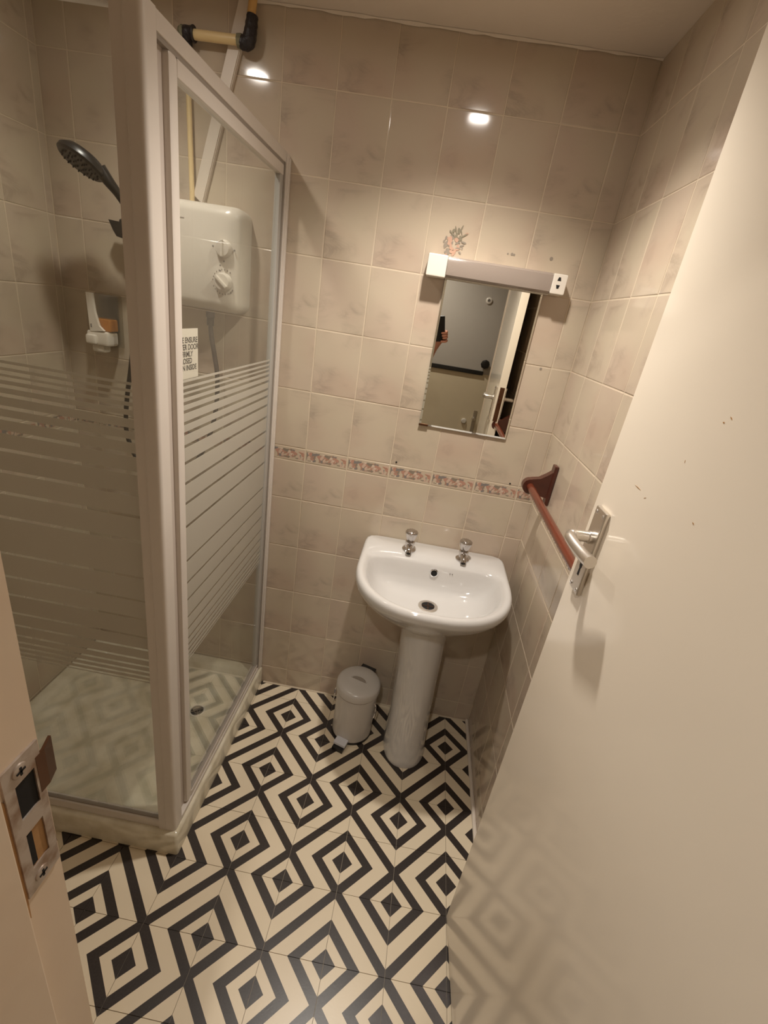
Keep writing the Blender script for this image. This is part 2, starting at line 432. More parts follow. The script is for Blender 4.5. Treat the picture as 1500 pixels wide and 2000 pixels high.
wl = obj('wall_left', box(B(), XL - 0.1, XL - 0.0009, YD - 0.1, 0.0016, -0.05, CEIL + 0.05), M['grout'], smooth=False)
tag(wl, 'left wall of cream marble tiles inside the shower', kind='structure')
lay_tiles(wl, cols_from(YD, 0, -0.027, 0.15), PI / 2, lambda c, z: (XL, c, z), skip=lambda a, b, c, d: b < -0.95)
# wall around the doorway
DH = 1.985
HX = 0.892      # hinge side jamb face
wf = obj('wall_front', box(box(box(B(), XL - 0.1, JX - 0.03, YD - 0.10, YD, -0.05, CEIL + 0.05), HX + 0.03, XR + 0.1, YD - 0.10, YD, -0.05, CEIL + 0.05),
         JX - 0.03, HX + 0.03, YD - 0.10, YD, DH + 0.03, CEIL + 0.05), M['plaster'], smooth=False)
tag(wf, 'plain wall around the bathroom doorway', kind='structure')
ce = obj('ceiling', box(B(), XL - 0.1, XR + 0.1, YD - 0.1, 0.1, CEIL, CEIL + 0.06), M['ceiling'], smooth=False)
tag(ce, 'plain off-white painted ceiling', kind='structure')
# uneven filler line where the ceiling meets the walls
rs = []
for i in range(60):
    x = XL + (XR - XL) * i / 59; a = 0.003 + 0.004 * random.random()
    rs.append([(x, 0.0, CEIL), (x, -0.0025, CEIL - a), (x, -a * 1.3, CEIL - 0.0008)])
obj('filler_line', rings(B(), rs), M['ceiling'], ce, False)
bd = obj('baseboard_right', tube(B(), [(XR - 0.005, YD + 0.02, 0.004), (XR - 0.006, -0.6, 0.004), (XR - 0.006, -0.002, 0.004)], 0.0075, 8), M['bead'])
tag(bd, 'thin white sealant bead along the foot of the right wall', kind='structure')
bd2 = obj('baseboard_back', tube(B(), [(0.05, -0.003, 0.0005), (XR, -0.003, 0.0005)], 0.004, 8), M['grout'])
tag(bd2, 'thin sealant line along the foot of the far wall', kind='structure')
# screw holes and print on the far wall
for x, z in ((0.470, 1.0985), (0.869, 1.0935)):
    obj('screw_hole', lathe(B(), [(0.003, 0), (0.003, 0.0012)], (x, 0.0, z), (0, -1, 0), 10), M['dark'], wb)
for x, z, r in ((0.690, 1.776, 0.0025), (0.702, 1.7765, 0.004), (0.7085, 1.776, 0.003), (0.815, 1.781, 0.005), (0.868, 1.48, 0.004)):
    obj('filled_hole', lathe(B(), [(r, 0), (r, 0.0008)], (x, 0.0, z), (0, -1, 0), 10), M['petal_grey'], wb)
# floral print on one tile above the shaver light
def petals(bm, items, y):
    for k_, (x, z, a, b, ang) in enumerate(items):
        y -= 0.00003
        c, s = math.cos(ang), math.sin(ang)
        prism(bm, [(x + c * a * math.cos(q) - s * b * math.sin(q), y, z + s * a * math.cos(q) + c * b * math.sin(q)) for q in [2 * PI * k / 10 for k in range(10)]], (0, 0.0008, 0))
rr = random.Random(3)
def scatter(n, x0, x1, z0, z1, a0, a1):
    return [(rr.uniform(x0, x1), rr.uniform(z0, z1), rr.uniform(a0, a1), rr.uniform(a0, a1) * 0.5, rr.uniform(0, PI)) for _ in range(n)]
bm = B(); petals(bm, scatter(16, 0.515, 0.545, 1.752, 1.795, 0.004, 0.010) + [(0.562, 1.808, 0.006, 0.003, 0.6)], -0.0012); obj('floral_print_pink', bm, M['petal_pink'], wb, False)
bm = B(); petals(bm, scatter(14, 0.500, 0.526, 1.755, 1.80, 0.004, 0.011) + scatter(8, 0.535, 0.56, 1.755, 1.79, 0.003, 0.008), -0.0009); obj('floral_print_grey', bm, M['petal_grey'], wb, False)
bm = B(); petals(bm, scatter(10, 0.515, 0.55, 1.79, 1.815, 0.003, 0.009) + [(0.545, 1.818, 0.012, 0.002, 1.2), (0.556, 1.803, 0.012, 0.002, 0.6), (0.53, 1.815, 0.010, 0.002, 1.9)], -0.0015); obj('floral_print_leaf', bm, M['leaf_grey'], wb, False)

# ------------------------------------------------------------------ corridor behind the camera
CY = -2.35
fl2 = tag(obj('floor_corridor', box(B(), -1.5, 2.2, CY - 0.1, YD - 0.1, -0.05, 0.0), M['carpet'], smooth=False), 'brown corridor floor outside the doorway', kind='structure')
c2 = tag(obj('ceiling_corridor', box(B(), -1.5, 2.2, CY - 0.1, YD - 0.1, CEIL, CEIL + 0.06), M['ceiling'], smooth=False), 'corridor ceiling outside the doorway', kind='structure')
w1 = tag(obj('wall_corridor', box(B(), -1.5, 2.2, CY - 0.1, CY, 1.22, CEIL + 0.05), M['corr_up'], smooth=False), 'grey upper corridor wall seen in the mirror', kind='structure')
obj('lower_panel', box(B(), -1.5, 2.2, CY - 0.1, CY, -0.05, 1.22), M['corr_low'], w1, False)
obj('dado_rail', box(B(), -1.5, 0.955, CY, CY + 0.02, 1.212, 1.244, bev=0.004), M['black'], w1)
w3 = tag(obj('wall_corridor_left', box(B(), -1.6, -1.5, CY - 0.1, YD, -0.05, CEIL + 0.05), M['corr_low'], smooth=False), 'end wall of the corridor on the left', kind='structure')
w4 = tag(obj('wall_corridor_right', box(B(), 2.2, 2.3, CY - 0.1, YD, -0.05, CEIL + 0.05), M['corr_low'], smooth=False), 'end wall of the corridor on the right', kind='structure')
w5 = tag(obj('wall_corridor_near', box(box(B(), -1.5, XL - 0.1, YD - 0.1, YD, -0.05, CEIL + 0.05), XR + 0.1, 2.2, YD - 0.1, YD, -0.05, CEIL + 0.05), M['corr_low'], smooth=False), 'corridor wall on either side of the bathroom', kind='structure')
k = thing('coat_hook', (0.955, CY, 1.30), 'black coat hook on the grey corridor wall above the dado rail', 'hook')
obj('knob', lathe(B(), [(0.020, 0), (0.024, 0.012), (0.034, 0.022), (0.036, 0.034), (0.026, 0.046), (0.0, 0.05)], (0.955, CY, 1.30), (0, 1, 0), 8), M['black'], k, 20)
k = thing('wall_button', (0.882, CY, 1.755), 'small white ring button high on the grey corridor wall', 'button')
obj('ring', lathe(B(), [(0.024, 0), (0.024, 0.008), (0.018, 0.012), (0.011, 0.012), (0.011, 0.002)], (0.882, CY, 1.755), (0, 1, 0), 24), M['white_plastic'], k)
obj('centre', lathe(B(), [(0.008, 0), (0.008, 0.008)], (0.882, CY, 1.755), (0, 1, 0), 12), M['grey_mark'], k)
k = thing('door_stop', (0.885, CY, 0.83), 'small pale round stop low on the cream corridor wall', 'door stop')
obj('disc', lathe(B(), [(0.022, 0), (0.022, 0.012), (0.016, 0.02), (0.0, 0.021)], (0.885, CY, 0.83), (0, 1, 0), 20), M['white_plastic'], k)
k = thing('wall_latch', (0.965, CY, 0.84), 'tall metal latch low on the cream corridor wall', 'latch')
obj('plate', box(B(), 0.950, 0.980, CY, CY + 0.006, 0.74, 0.93, bev=0.003), M['satin'], k)
obj('turn', lathe(B(), [(0.016, 0), (0.016, 0.02), (0.01, 0.03), (0, 0.03)], (0.960, CY + 0.006, 0.86), (0, 1, 0), 16), M['satin'], k)

# ------------------------------------------------------------------ ceiling lamps
for i, (lx, ly, lz, wt, sp_, lb) in enumerate(LAMPS):
    k = thing('ceiling_light', (lx, ly, CEIL), lb, 'ceiling light', 'ceiling spots')
    obj('trim_ring', lathe(B(), [(0.046, 0), (0.046, -0.010), (0.040, -0.016), (0.034, -0.016), (0.034, -0.006)], (lx, ly, CEIL), (0, 0, 1), 32), M['white_plastic'], k)
    obj('lens', lathe(B(), [(0.0335, -0.012), (0.0335, -0.0135), (0.0, -0.015)], (lx, ly, CEIL), (0, 0, 1), 24), M['lens'], k)
    ld = bpy.data.lights.new('lamp', 'SPOT'); ld.shadow_soft_size = 0.026; ld.energy = wt; ld.color = LAMP_COL; ld.spot_size = math.radians(sp_); ld.spot_blend = 1.0
    lo = bpy.data.objects.new('lamp', ld); col.objects.link(lo); lo.parent = k; lo.location = (0, 0, lz - CEIL)

# ------------------------------------------------------------------ door frame with strike plate
tr = obj('trim_1', box(box(box(B(), JX - 0.03, JX, YD - 0.10, YD, 0, DH + 0.03), HX, HX + 0.03, YD - 0.10, YD, 0, DH + 0.03), JX - 0.03, HX + 0.03, YD - 0.10, YD, DH, DH + 0.03), M['jamb'], smooth=False)
tag(tr, 'cream painted door frame with a worn strike plate', kind='structure')
obj('door_stop_strip', box(B(), JX, JX + 0.012, YD - 0.10, YD - 0.042, 0, DH, bev=0.002), M['jamb'], tr)
obj('head_stop_strip', box(B(), JX, HX, YD - 0.10, YD - 0.042, DH - 0.012, DH, bev=0.002), M['jamb'], tr)
# strike plate: a plate with two openings, a bent lip and two screws
sy0, sy1, sz0, sz1 = YD - 0.032, YD - 0.002, 1.128, 1.262
bm = B()
h1, h2 = (1.207, 1.241), (1.152, 1.190)
px0, px1 = JX, JX + 0.0018
for a, b, c, d in ((sy0, sy1, sz0, h2[0]), (sy0, sy1, h2[1], h1[0]), (sy0, sy1, h1[1], sz1), (sy0, sy0 + 0.008, h2[0], h2[1]), (sy1 - 0.007, sy1, h2[0], h2[1]), (sy0, sy0 + 0.008, h1[0], h1[1]), (sy1 - 0.006, sy1, h1[0], h1[1])):
    box(bm, px0, px1, a, b, c, d)
spl = obj('strike_plate', bm, M['strike'], tr, False)
obj('latch_hole', box(B(), JX - 0.02, JX + 0.0006, sy0 + 0.008, sy1 - 0.006, h1[0], h1[1]), M['dark'], spl, False)
obj('bolt_hole', box(B(), JX - 0.02, JX + 0.0006, sy0 + 0.008, sy1 - 0.007, h2[0], h2[1]), M['bare_wood'], spl, False)
obj('bolt_slot', box(B(), JX, JX + 0.0012, sy0 + 0.0085, sy0 + 0.013, h2[0] + 0.002, h2[1] - 0.002), M['dark'], spl, False)
prof = [(JX + 0.0020, sy1 - 0.004), (JX + 0.0002, sy1 - 0.004), (JX + 0.0002, sy1 + 0.003), (JX - 0.0035, sy1 + 0.014), (JX - 0.0015, sy1 + 0.0145), (JX + 0.0020, sy1 + 0.004)]
obj('lip', prism(B(), [(x, y, 1.212) for x, y in prof], (0, 0, 0.036)), M['brass_dark'], spl, False)
for sz in (1.252, 1.139):
    s_ = obj('screw', lathe(B(), [(0.0058, 0), (0.0056, 0.0012), (0.003, 0.0018), (0.0, 0.0018)], (JX + 0.0016, sy0 + 0.013, sz), (1, 0, 0), 16), M['strike'], spl)
    obj('screw_slot', box(box(B(), JX + 0.003, JX + 0.0038, sy0 + 0.0095, sy0 + 0.0165, sz - 0.0008, sz + 0.0008), JX + 0.003, JX + 0.0038, sy0 + 0.0122, sy0 + 0.0138, sz - 0.0035, sz + 0.0035), M['dark'], spl, False)
wp = [(-0.041, 1.118), (-0.033, 1.105), (-0.031, 1.16), (-0.031, 1.235), (-0.036, 1.245), (-0.0415, 1.20), (-0.040, 1.16)]
obj('bare_patch', prism(B(), [(JX, YD + y, z) for y, z in wp], (0.0006, 0, 0)), M['bare_wood'], tr, False)
obj('paint_chip', prism(B(), [(JX, YD + y, z) for y, z in ((-0.004, 1.150), (-0.0005, 1.146), (-0.001, 1.158), (-0.004, 1.162))], (0.0007, 0, 0)), M['brass_dark'], tr, False)

# ------------------------------------------------------------------ the open door
DW, DT = 0.592, 0.036
ddir = Vector((-0.0458, 0.999, 0)).normalized()         # from hinge to free edge
fe = Vector((0.8525, -0.731, 0.0))                      # foot of the free edge, room-facing face
hinge = fe - ddir * DW
dn = Vector((ddir.y, -ddir.x, 0))                       # towards the right wall
dr = bpy.data.objects.new('door_1', None)
def dpt(s, t_, z): return (s, t_, z)                    # local: s along leaf from hinge, t through thickness, z up
bm = box(B(), 0, DW, 0, DT, 0.008, DH - 0.004, bev=0.0015)
door = obj('door_1', bm, M['door'], None, True)
tag(door, 'cream gloss painted door standing open at the right', kind='structure')
bpy.data.objects.remove(dr)
def dchild(name, bm, mat, par=None, smooth=True):
    o = bpy.data.objects.new(name, finish(name, bm, (0, 0, 0), mat, smooth)); col.objects.link(o); o.parent = par or door
    if smooth is True: wnorm(o)
    return o
# local coordinates: x = along leaf, y = through the leaf (0 = visible face), z = up
for side in (0, 1):
    f = (lambda d: -d) if side == 0 else (lambda d: DT + d)
    def by(bm, x0, x1, d0, d1, z0, z1, bev=0.0):
        a, b = sorted((f(d0), f(d1))); return box(bm, x0, x1, a, b, z0, z1, bev=bev)
    hx = DW - 0.050
    pl = dchild('handle_plate', by(B(), hx - 0.021, hx + 0.021, 0.0, 0.009, 1.160, 1.322, bev=0.0025), M['satin'])
    dchild('boss', lathe(B(), [(0.0115, 0.009), (0.0115, 0.015), (0.0085, 0.018)], (hx, 0 if side == 0 else DT, 1.268), (0, -1 if side == 0 else 1, 0), 24), M['satin'], pl)
    pts = [(hx, f(0.012), 1.268), (hx, f(0.036), 1.268), (hx - 0.003, f(0.045), 1.2675), (hx - 0.012, f(0.050), 1.267), (hx - 0.028, f(0.049), 1.265), (hx - 0.048, f(0.046), 1.263), (hx - 0.070, f(0.043), 1.262), (hx - 0.090, f(0.041), 1.263)]
    pp = smooth_path(pts, 5); n = len(pp)
    dchild('lever', tube(B(), pp, [0.0100 if i < n * 0.3 else 0.0088 + 0.0030 * (i / n - 0.3) for i in range(n)], 16), M['satin'], pl)
    kh = [(hx - 0.003, 1.192), (hx + 0.003, 1.192), (hx + 0.0022, 1.206), (hx + 0.0045, 1.210), (hx + 0.0045, 1.215), (hx, 1.218), (hx - 0.0045, 1.215), (hx - 0.0045, 1.210), (hx - 0.0022, 1.206)]
    y0 = f(0.0095); dchild('keyhole', prism(B(), [(x, y0, z) for x, z in kh], (0, f(0.008) - y0, 0)), M['dark'], pl, False)
    for sx in (-0.0135, 0.0135):
        for sz in (1.169, 1.313):
            dchild('screw', lathe(B(), [(0.0038, 0.0088), (0.0036, 0.0102), (0.0, 0.0106)], (hx + sx, 0 if side == 0 else DT, sz), (0, -1 if side == 0 else 1, 0), 12), M['chrome'], pl)
lp = dchild('lock_faceplate', box(B(), DW - 0.0004, DW + 0.0016, 0.009, 0.030, 1.165, 1.325, bev=0.0006), M['brass_dark'])
dchild('latch_bolt', prism(B(), [(DW + 0.001, 0.012, 1.252), (DW + 0.011, 0.013, 1.252), (DW + 0.001, 0.027, 1.252)], (0, 0, 0.024)), M['brass_dark'], lp, False)
for (s, z, l, h, rot) in ((DW - 0.115, 1.388, 0.020, 0.0012, 0.06), (DW - 0.143, 1.382, 0.006, 0.001, -0.5), (DW - 0.245, 1.522, 0.006, 0.0015, 0.5), (DW - 0.236, 1.515, 0.004, 0.002, 0.2), (DW - 0.197, 1.455, 0.004, 0.001, 1.2), (DW - 0.26, 1.395, 0.005, 0.0016, 0.3)):
    c_, s_ = math.cos(rot), math.sin(rot)
    q = [(-l / 2, 0), (0, h / 2), (l / 2, 0), (0, -h / 2)]
    dchild('paint_scratch', prism(B(), [(s + c_ * a - s_ * b, -0.0004, z + s_ * a + c_ * b) for a, b in q], (0, 0.0004, 0)), M['bare_wood'], None, False)
R3 = Matrix((ddir, dn, Vector((0, 0, 1)))).transposed().to_4x4()
door.matrix_world = Matrix.Translation(hinge) @ R3 @ Matrix.Rotation(math.radians(-0.35), 4, 'X')

# ------------------------------------------------------------------ shower tray
TX, TY, TZ = 0.043, -0.716, 0.088
st = thing('shower_tray', (-0.32, -0.36, 0), 'white acrylic shower tray on the diamond patterned floor', 'shower tray')
def rrect(x0, x1, y0, y1, r, z, n=5):
    P = []
    for cx_, cy_, a0 in ((x1 - r, y1 - r, 0), (x0 + r, y1 - r, PI / 2), (x0 + r, y0 + r, PI), (x1 - r, y0 + r, 1.5 * PI)):
        for k_ in range(n + 1):
            a = a0 + (PI / 2) * k_ / n; P.append((cx_ + r * math.cos(a), cy_ + r * math.sin(a), z))
    return P
x0, x1, y0, y1 = XL + 0.002, TX, TY, -0.002
L_ = [rrect(x0, x1, y0, y1, 0.008, 0.0), rrect(x0, x1, y0, y1, 0.008, TZ - 0.008), rrect(x0 + 0.003, x1 - 0.003, y0 + 0.003, y1 - 0.003, 0.008, TZ - 0.002), rrect(x0 + 0.009, x1 - 0.009, y0 + 0.009, y1 - 0.009, 0.008, TZ),
      rrect(x0 + 0.045, x1 - 0.045, y0 + 0.045, y1 - 0.045, 0.03, TZ), rrect(x0 + 0.052, x1 - 0.052, y0 + 0.052, y1 - 0.052, 0.03, TZ - 0.004),
      rrect(x0 + 0.062, x1 - 0.062, y0 + 0.062, y1 - 0.062, 0.03, TZ - 0.022), rrect(x0 + 0.075, x1 - 0.075, y0 + 0.075, y1 - 0.075, 0.03, TZ - 0.029), rrect(x0 + 0.1, x1 - 0.1, y0 + 0.1, y1 - 0.1, 0.03, TZ - 0.030)]
obj('basin', rings(B(), L_), M['acrylic'], st, 50)
DXY = (-0.122, -0.262); dz = TZ - 0.030
dg = obj('drain', lathe(B(), [(0.030, 0), (0.030, 0.002), (0.025, 0.003), (0.024, 0.001)], (DXY[0], DXY[1], dz), (0, 0, 1), 28), M['white_plastic'], st)
obj('drain_hole', lathe(B(), [(0.023, 0.0), (0.023, 0.0016)], (DXY[0], DXY[1], dz), (0, 0, 1), 24), M['dark'], dg)
bm = B()
for a in (0.6, 0.6 + PI / 2):
    d_ = Vector((math.cos(a), math.sin(a), 0)) * 0.0235; c_ = Vector((DXY[0], DXY[1], dz + 0.003)); tube(bm, [c_ - d_, c_ + d_], 0.0016, 6)
tube(bm, [(DXY[0] + 0.012 * math.cos(a), DXY[1] + 0.012 * math.sin(a), dz + 0.003) for a in [2 * PI * i / 20 for i in range(21)]], 0.0014, 6)
obj('drain_grate', bm, M['chrome'], dg)

# ------------------------------------------------------------------ shower enclosure
se = thing('shower_enclosure', (0.0, -0.69, TZ), 'white framed glass shower cubicle with frosted horizontal stripes', 'shower cubicle')
PF = -0.705            # front face of the corner post
ET = 1.932             # top of the frame
# corner post: square with a well rounded outer corner
pc = []
r = 0.009
x0, x1, y0, y1 = -0.016, 0.033, PF, -0.668
for k_ in range(7):
    a = -PI / 2 + (PI / 2) * k_ / 6; pc.append((x1 - r + r * math.cos(a), y0 + r + r * math.sin(a)))
pc += [(x1, y1), (x0 + 0.022, y1), (x0 + 0.022, y0 + 0.022), (x0, y0 + 0.022), (x0, y0)]
obj('corner_post', prism(B(), [(x, y, TZ) for x, y in pc], (0, 0, ET - TZ)), M['frame'], se, 20)
obj('post_groove', box(B(), 0.003, 0.0045, PF - 0.0008, PF + 0.001, TZ + 0.002, ET - 0.002), M['frame'], se, False)
bxo('front_bottom_rail', (XL + 0.004, -0.016, -0.702, -0.680, TZ, TZ + 0.030), M['frame'], se, 0.003)
bxo('front_seal', (XL + 0.02, -0.016, -0.697, -0.688, TZ + 0.030, TZ + 0.034), M['frame_dark'], se)
bxo('front_top_rail', (XL + 0.004, -0.016, -0.703, -0.676, 1.918, ET + 0.003), M['frame'], se, 0.003)
bxo('front_wall_channel', (XL + 0.003, XL + 0.028, -0.706, -0.676, TZ, ET), M['frame'], se, 0.003)
fg = bxo('front_glass', (XL + 0.02, -0.012, -0.694, -0.689, TZ + 0.030, 1.920), M['glass'], se, smooth=False)
bxo('post_infill', (0.004, 0.020, -0.669, -0.628, TZ + 0.012, ET - 0.03), simple('grey_recess', (196, 184, 174), 0.4), se, smooth=False)
bxo('side_top_rail', (0.006, 0.033, -0.669, -0.002, 1.905, ET), M['frame'], se, 0.003)
bxo('side_top_lip', (0.008, 0.030, -0.669, -0.03, 1.898, 1.906), M['frame_dark'], se)
bxo('side_bottom_rail', (0.004, 0.034, -0.669, -0.002, TZ, TZ + 0.016), M['frame'], se, 0.003)
ch = bxo('side_wall_channel', (0.003, 0.037, -0.030, -0.002, TZ + 0.0005, ET - 0.004), M['frame'], se, 0.004)
bxo('channel_cap', (0.018, 0.040, -0.016, -0.001, TZ + 0.0005, ET - 0.010), M['frame'], se, 0.004)
dl = bxo('door_stile', (0.010, 0.032, -0.632, -0.602, TZ + 0.020, 1.9), M['frame'], se, 0.007)
bxo('door_top_rail', (0.011, 0.032, -0.606, -0.040, 1.872, 1.898), M['frame'], se, 0.003)
bxo('door_bottom_rail', (0.011, 0.032, -0.606, -0.040, TZ + 0.018, TZ + 0.040), M['frame'], se, 0.003)
bxo('door_bottom_seal', (0.017, 0.0300, -0.603, -0.042, TZ + 0.040, TZ + 0.044), M['frame_dark'], se)
bxo('door_far_stile', (0.013, 0.030, -0.060, -0.036, TZ + 0.020, 1.895), simple('grey_stile', (176, 172, 166), 0.3), se, 0.003)
bxo('door_gasket', (0.026, 0.0335, -0.0375, -0.0305, TZ + 0.012, 1.905), M['frame_dark'], se)
sg = bxo('door_glass', (0.020, 0.025, -0.604, -0.045, TZ + 0.036, 1.876), M['glass'], se, smooth=False)
slits = [1.368, 1.355, 1.343, 1.328, 1.310, 1.285, 1.262, 1.233, 1.194, 1.145, 1.095, 1.035, 0.942, 0.879, 0.828, 0.775, 0.738, 0.707, 0.686, 0.669, 0.654, 0.640]
HS = 0.0036
edges = [1.3775] + slits
for i in range(len(edges)):
    top = 1.3775 if i == 0 else edges[i] - (HS if i < 13 else 0.0030)
    bot = (edges[i + 1] + (HS if i + 1 < 13 else 0.0030)) if i + 1 < len(edges) else edges[i] - 0.0055
    if i == 0: bot = slits[0] + 0.0042
    if top - bot < 0.0012: bot = top - 0.0012
    obj('frosted_stripe', box(B(), 0.0250, 0.0254, -0.602, -0.061, bot, top), M['frost'], sg, False)
    obj('frosted_stripe', box(B(), XL + 0.029, -0.0165, -0.6944, -0.6940, bot, top), M['frost'], fg, False)

# safety notice stuck to the inside of the door glass
ns = thing('notice_sticker', (0.019, -0.57, 1.377), 'white printed notice stuck inside the shower door glass', 'sticker')
obj('sheet', box(B(), 0.0188, 0.0196, -0.636, -0.519, 1.3765, 1.478), M['sticker'], ns, False)
def text_mesh(body, size, sx):
    cu = bpy.data.curves.new('txt', 'FONT'); cu.body = body; cu.size = size; cu.align_x = 'CENTER'; cu.extrude = 0.0001; cu.offset = size * 0.018
    to = bpy.data.objects.new('txt', cu); col.objects.link(to)
    dg_ = bpy.context.evaluated_depsgraph_get(); me = bpy.data.meshes.new_from_object(to.evaluated_get(dg_))
    bpy.data.objects.remove(to); bpy.data.curves.remove(cu)
    if sx is None: sx = 0.103 / (max(v.co.x for v in me.vertices) - min(v.co.x for v in me.vertices))
    for v in me.vertices: v.co.x *= sx
    return me, sx
sx_ = None
for i, ln in enumerate(('PLEASE ENSURE', 'SHOWER DOOR', 'IS FIRMLY', 'CLOSED', 'WHEN INSIDE')):
    me, sx_ = text_mesh(ln, 0.0158, sx_); me.name = 'lettering'; me.materials.append(M['ink'])
    o = bpy.data.objects.new('lettering', me); col.objects.link(o); o.parent = ns
    o.matrix_local = Matrix.Translation(Vector((0.0198, -0.5735, 1.4500 - 0.0140 * i)) - Vector(ns.location)) @ Matrix(((0, 0, 1, 0), (1, 0, 0, 0), (0, 1, 0, 0), (0, 0, 0, 1)))

# ------------------------------------------------------------------ electric shower, hose, riser, head, soap
es = thing('electric_shower', (-0.175, 0, 1.485), 'white electric shower heater box with two dials on tiled wall', 'shower unit')
def rr2(x0, x1, z0, z1, r, y, n=6, bow=0.0):
    return [(x, y, z - bow * (1 - ((x - (x0 + x1) / 2) / ((x1 - x0) / 2)) ** 2) * (1 if z < (z0 + z1) / 2 else -0.4)) for x, z, _ in rrect(x0, x1, z0, z1, r, 0, n)]
ex0, ex1, ez0, ez1 = -0.288, -0.068, 1.492, 1.776
obj('body', rings(B(), [rr2(ex0, ex1, ez0, ez1, 0.03, -0.001), rr2(ex0, ex1, ez0, ez1, 0.03, -0.05), rr2(ex0 + 0.004, ex1 - 0.004, ez0 + 0.004, ez1 - 0.004, 0.028, -0.072), rr2(ex0 + 0.013, ex1 - 0.014, ez0 + 0.013, ez1 - 0.013, 0.024, -0.085), rr2(ex0 + 0.03, ex1 - 0.034, ez0 + 0.03, ez1 - 0.03, 0.02, -0.091)], False, True), M['heater'], es, 60)
EY = -0.091
kn = obj('power_knob', lathe(B(), [(0.024, 0), (0.023, 0.008), (0.019, 0.016), (0.0, 0.018)], (-0.113, EY, 1.664), (0, -1, 0), 28), M['heater'], es)
obj('knob_grip', box(B(), -0.117, -0.109, EY - 0.024, EY - 0.012, 1.642, 1.686, bev=0.003), M['heater'], kn)
tk = obj('temperature_dial', lathe(B(), [(0.026, 0), (0.025, 0.010), (0.021, 0.018), (0.0, 0.020)], (-0.113, EY, 1.577), (0, -1, 0), 28), M['heater'], es)
gr = obj('dial_grip', box(B(), -0.005, 0.005, -0.008, 0.006, -0.022, 0.022, bev=0.003), M['heater'], tk); gr.location = (-0.113 + 0.175, EY - 0.02, 1.577 - 1.485); gr.location = Vector((-0.113, EY - 0.018, 1.577)) - wloc(tk); gr.rotation_euler = (0, math.radians(-50), 0)
for v in gr.data.vertices: v.co += wloc(tk)
bm = B()
for i in range(19):
    a = -0.75 + (2 * PI - 1.6) * i / 18 + PI * 0.5 - 0.2
    if i in (9,): continue
    cx_, cz_ = -0.113 + 0.033 * math.cos(a), 1.577 - 0.033 * math.sin(a)
    box(bm, cx_ - 0.0011, cx_ + 0.0011, EY - 0.0006, EY + 0.002, cz_ - 0.0022, cz_ + 0.0022)
obj('dial_scale', bm, M['grey_mark'], es, False)
for x, z in ((-0.146, 1.667), (-0.083, 1.664), (-0.113, 1.632), (-0.124, 1.620), (-0.124, 1.606)): obj('indicator_mark', lathe(B(), [(0.0025, -0.002), (0.0025, 0.0006)], (x, EY, z), (0, -1, 0), 10), M['grey_mark'], es)
for x, z, l in ((-0.262, 1.728, 0.018), (-0.250, 1.724, 0.020), (-0.255, 1.530, 0.010)): obj('maker_print', box(B(), x, x + l, EY - 0.0005, EY + 0.003, z, z + 0.003), M['frame_dark'], es, False)
obj('hose_outlet', lathe(B(), [(0.011, 0), (0.011, 0.022), (0.013, 0.024), (0.013, 0.04)], (-0.174, -0.046, 1.447), (0, 0, 1), 18), M['hose'], es)
hp = [(-0.174, -0.046, 1.450), (-0.168, -0.05, 1.41), (-0.156, -0.055, 1.36), (-0.144, -0.06, 1.29), (-0.148, -0.06, 1.19), (-0.168, -0.06, 1.10), (-0.20, -0.065, 1.02), (-0.25, -0.07, 0.955), (-0.31, -0.07, 0.925), (-0.375, -0.07, 0.925), (-0.43, -0.065, 0.965), (-0.462, -0.06, 1.04), (-0.463, -0.06, 1.11), (-0.452, -0.06, 1.19), (-0.436, -0.06, 1.27), (-0.424, -0.06, 1.35), (-0.408, -0.075, 1.47), (-0.385, -0.09, 1.58), (-0.362, -0.102, 1.655)]
hs = tag(obj('shower_hose', tube(B(), smooth_path(hp, 6), 0.0072, 12), M['hose'], origin=(-0.31, -0.07, 0.92)), 'dark looping hose from the heater box to the shower head', 'hose')
rl = thing('riser_rail', (-0.425, 0, 1.31), 'black riser rail on the tiled wall holding the shower head', 'shower rail')
RX = -0.418
obj('rail', tube(B(), [(RX, -0.045, 1.31), (RX, -0.045, 2.02)], 0.0095, 16), M['black'], rl)
for z in (1.325, 2.0):
    obj('wall_bracket', lathe(B(), [(0.021, 0.001), (0.021, 0.012), (0.015, 0.03), (0.014, 0.056), (0.010, 0.062)], (RX, 0, z), (0, -1, 0), 24), M['black'], rl)
obj('slider_arm', tube(B(), [(RX + 0.01, -0.06, 1.68), (-0.375, -0.098, 1.68)], 0.012, 12), M['black'], rl)
sl_ = obj('slider', box(B(), RX - 0.020, RX + 0.020, -0.072, -0.028, 1.655, 1.700, bev=0.006), M['black'], rl)
obj('slider_lever', prism(B(), [(RX - 0.058, -0.06, 1.694), (RX - 0.018, -0.06, 1.692), (RX - 0.018, -0.06, 1.650), (RX - 0.036, -0.06, 1.653), (RX - 0.046, -0.06, 1.668)], (0, 0.022, 0)), M['black'], sl_, 20)
obj('cradle', lathe(B(), [(0.017, -0.02), (0.019, 0.022)], (-0.362, -0.112, 1.682), (0.0, -0.25, 1), 20), M['black'], sl_)
sh = thing('hand_shower', (-0.40, -0.10, 1.68), 'black handheld shower head tilted over the tray', 'shower head')
hd = Vector((-0.450, -0.185, 1.806)); nrm = Vector((-0.28, -0.42, -0.86)).normalized()
hb = obj('head', lathe(B(), [(0.0, -0.024), (0.022, -0.023), (0.044, -0.016), (0.056, -0.004), (0.057, 0.006), (0.052, 0.011), (0.0, 0.012)], hd, nrm, 36), M['black'], sh, 40)
u_, v_ = frame_of(nrm)
bm = B()
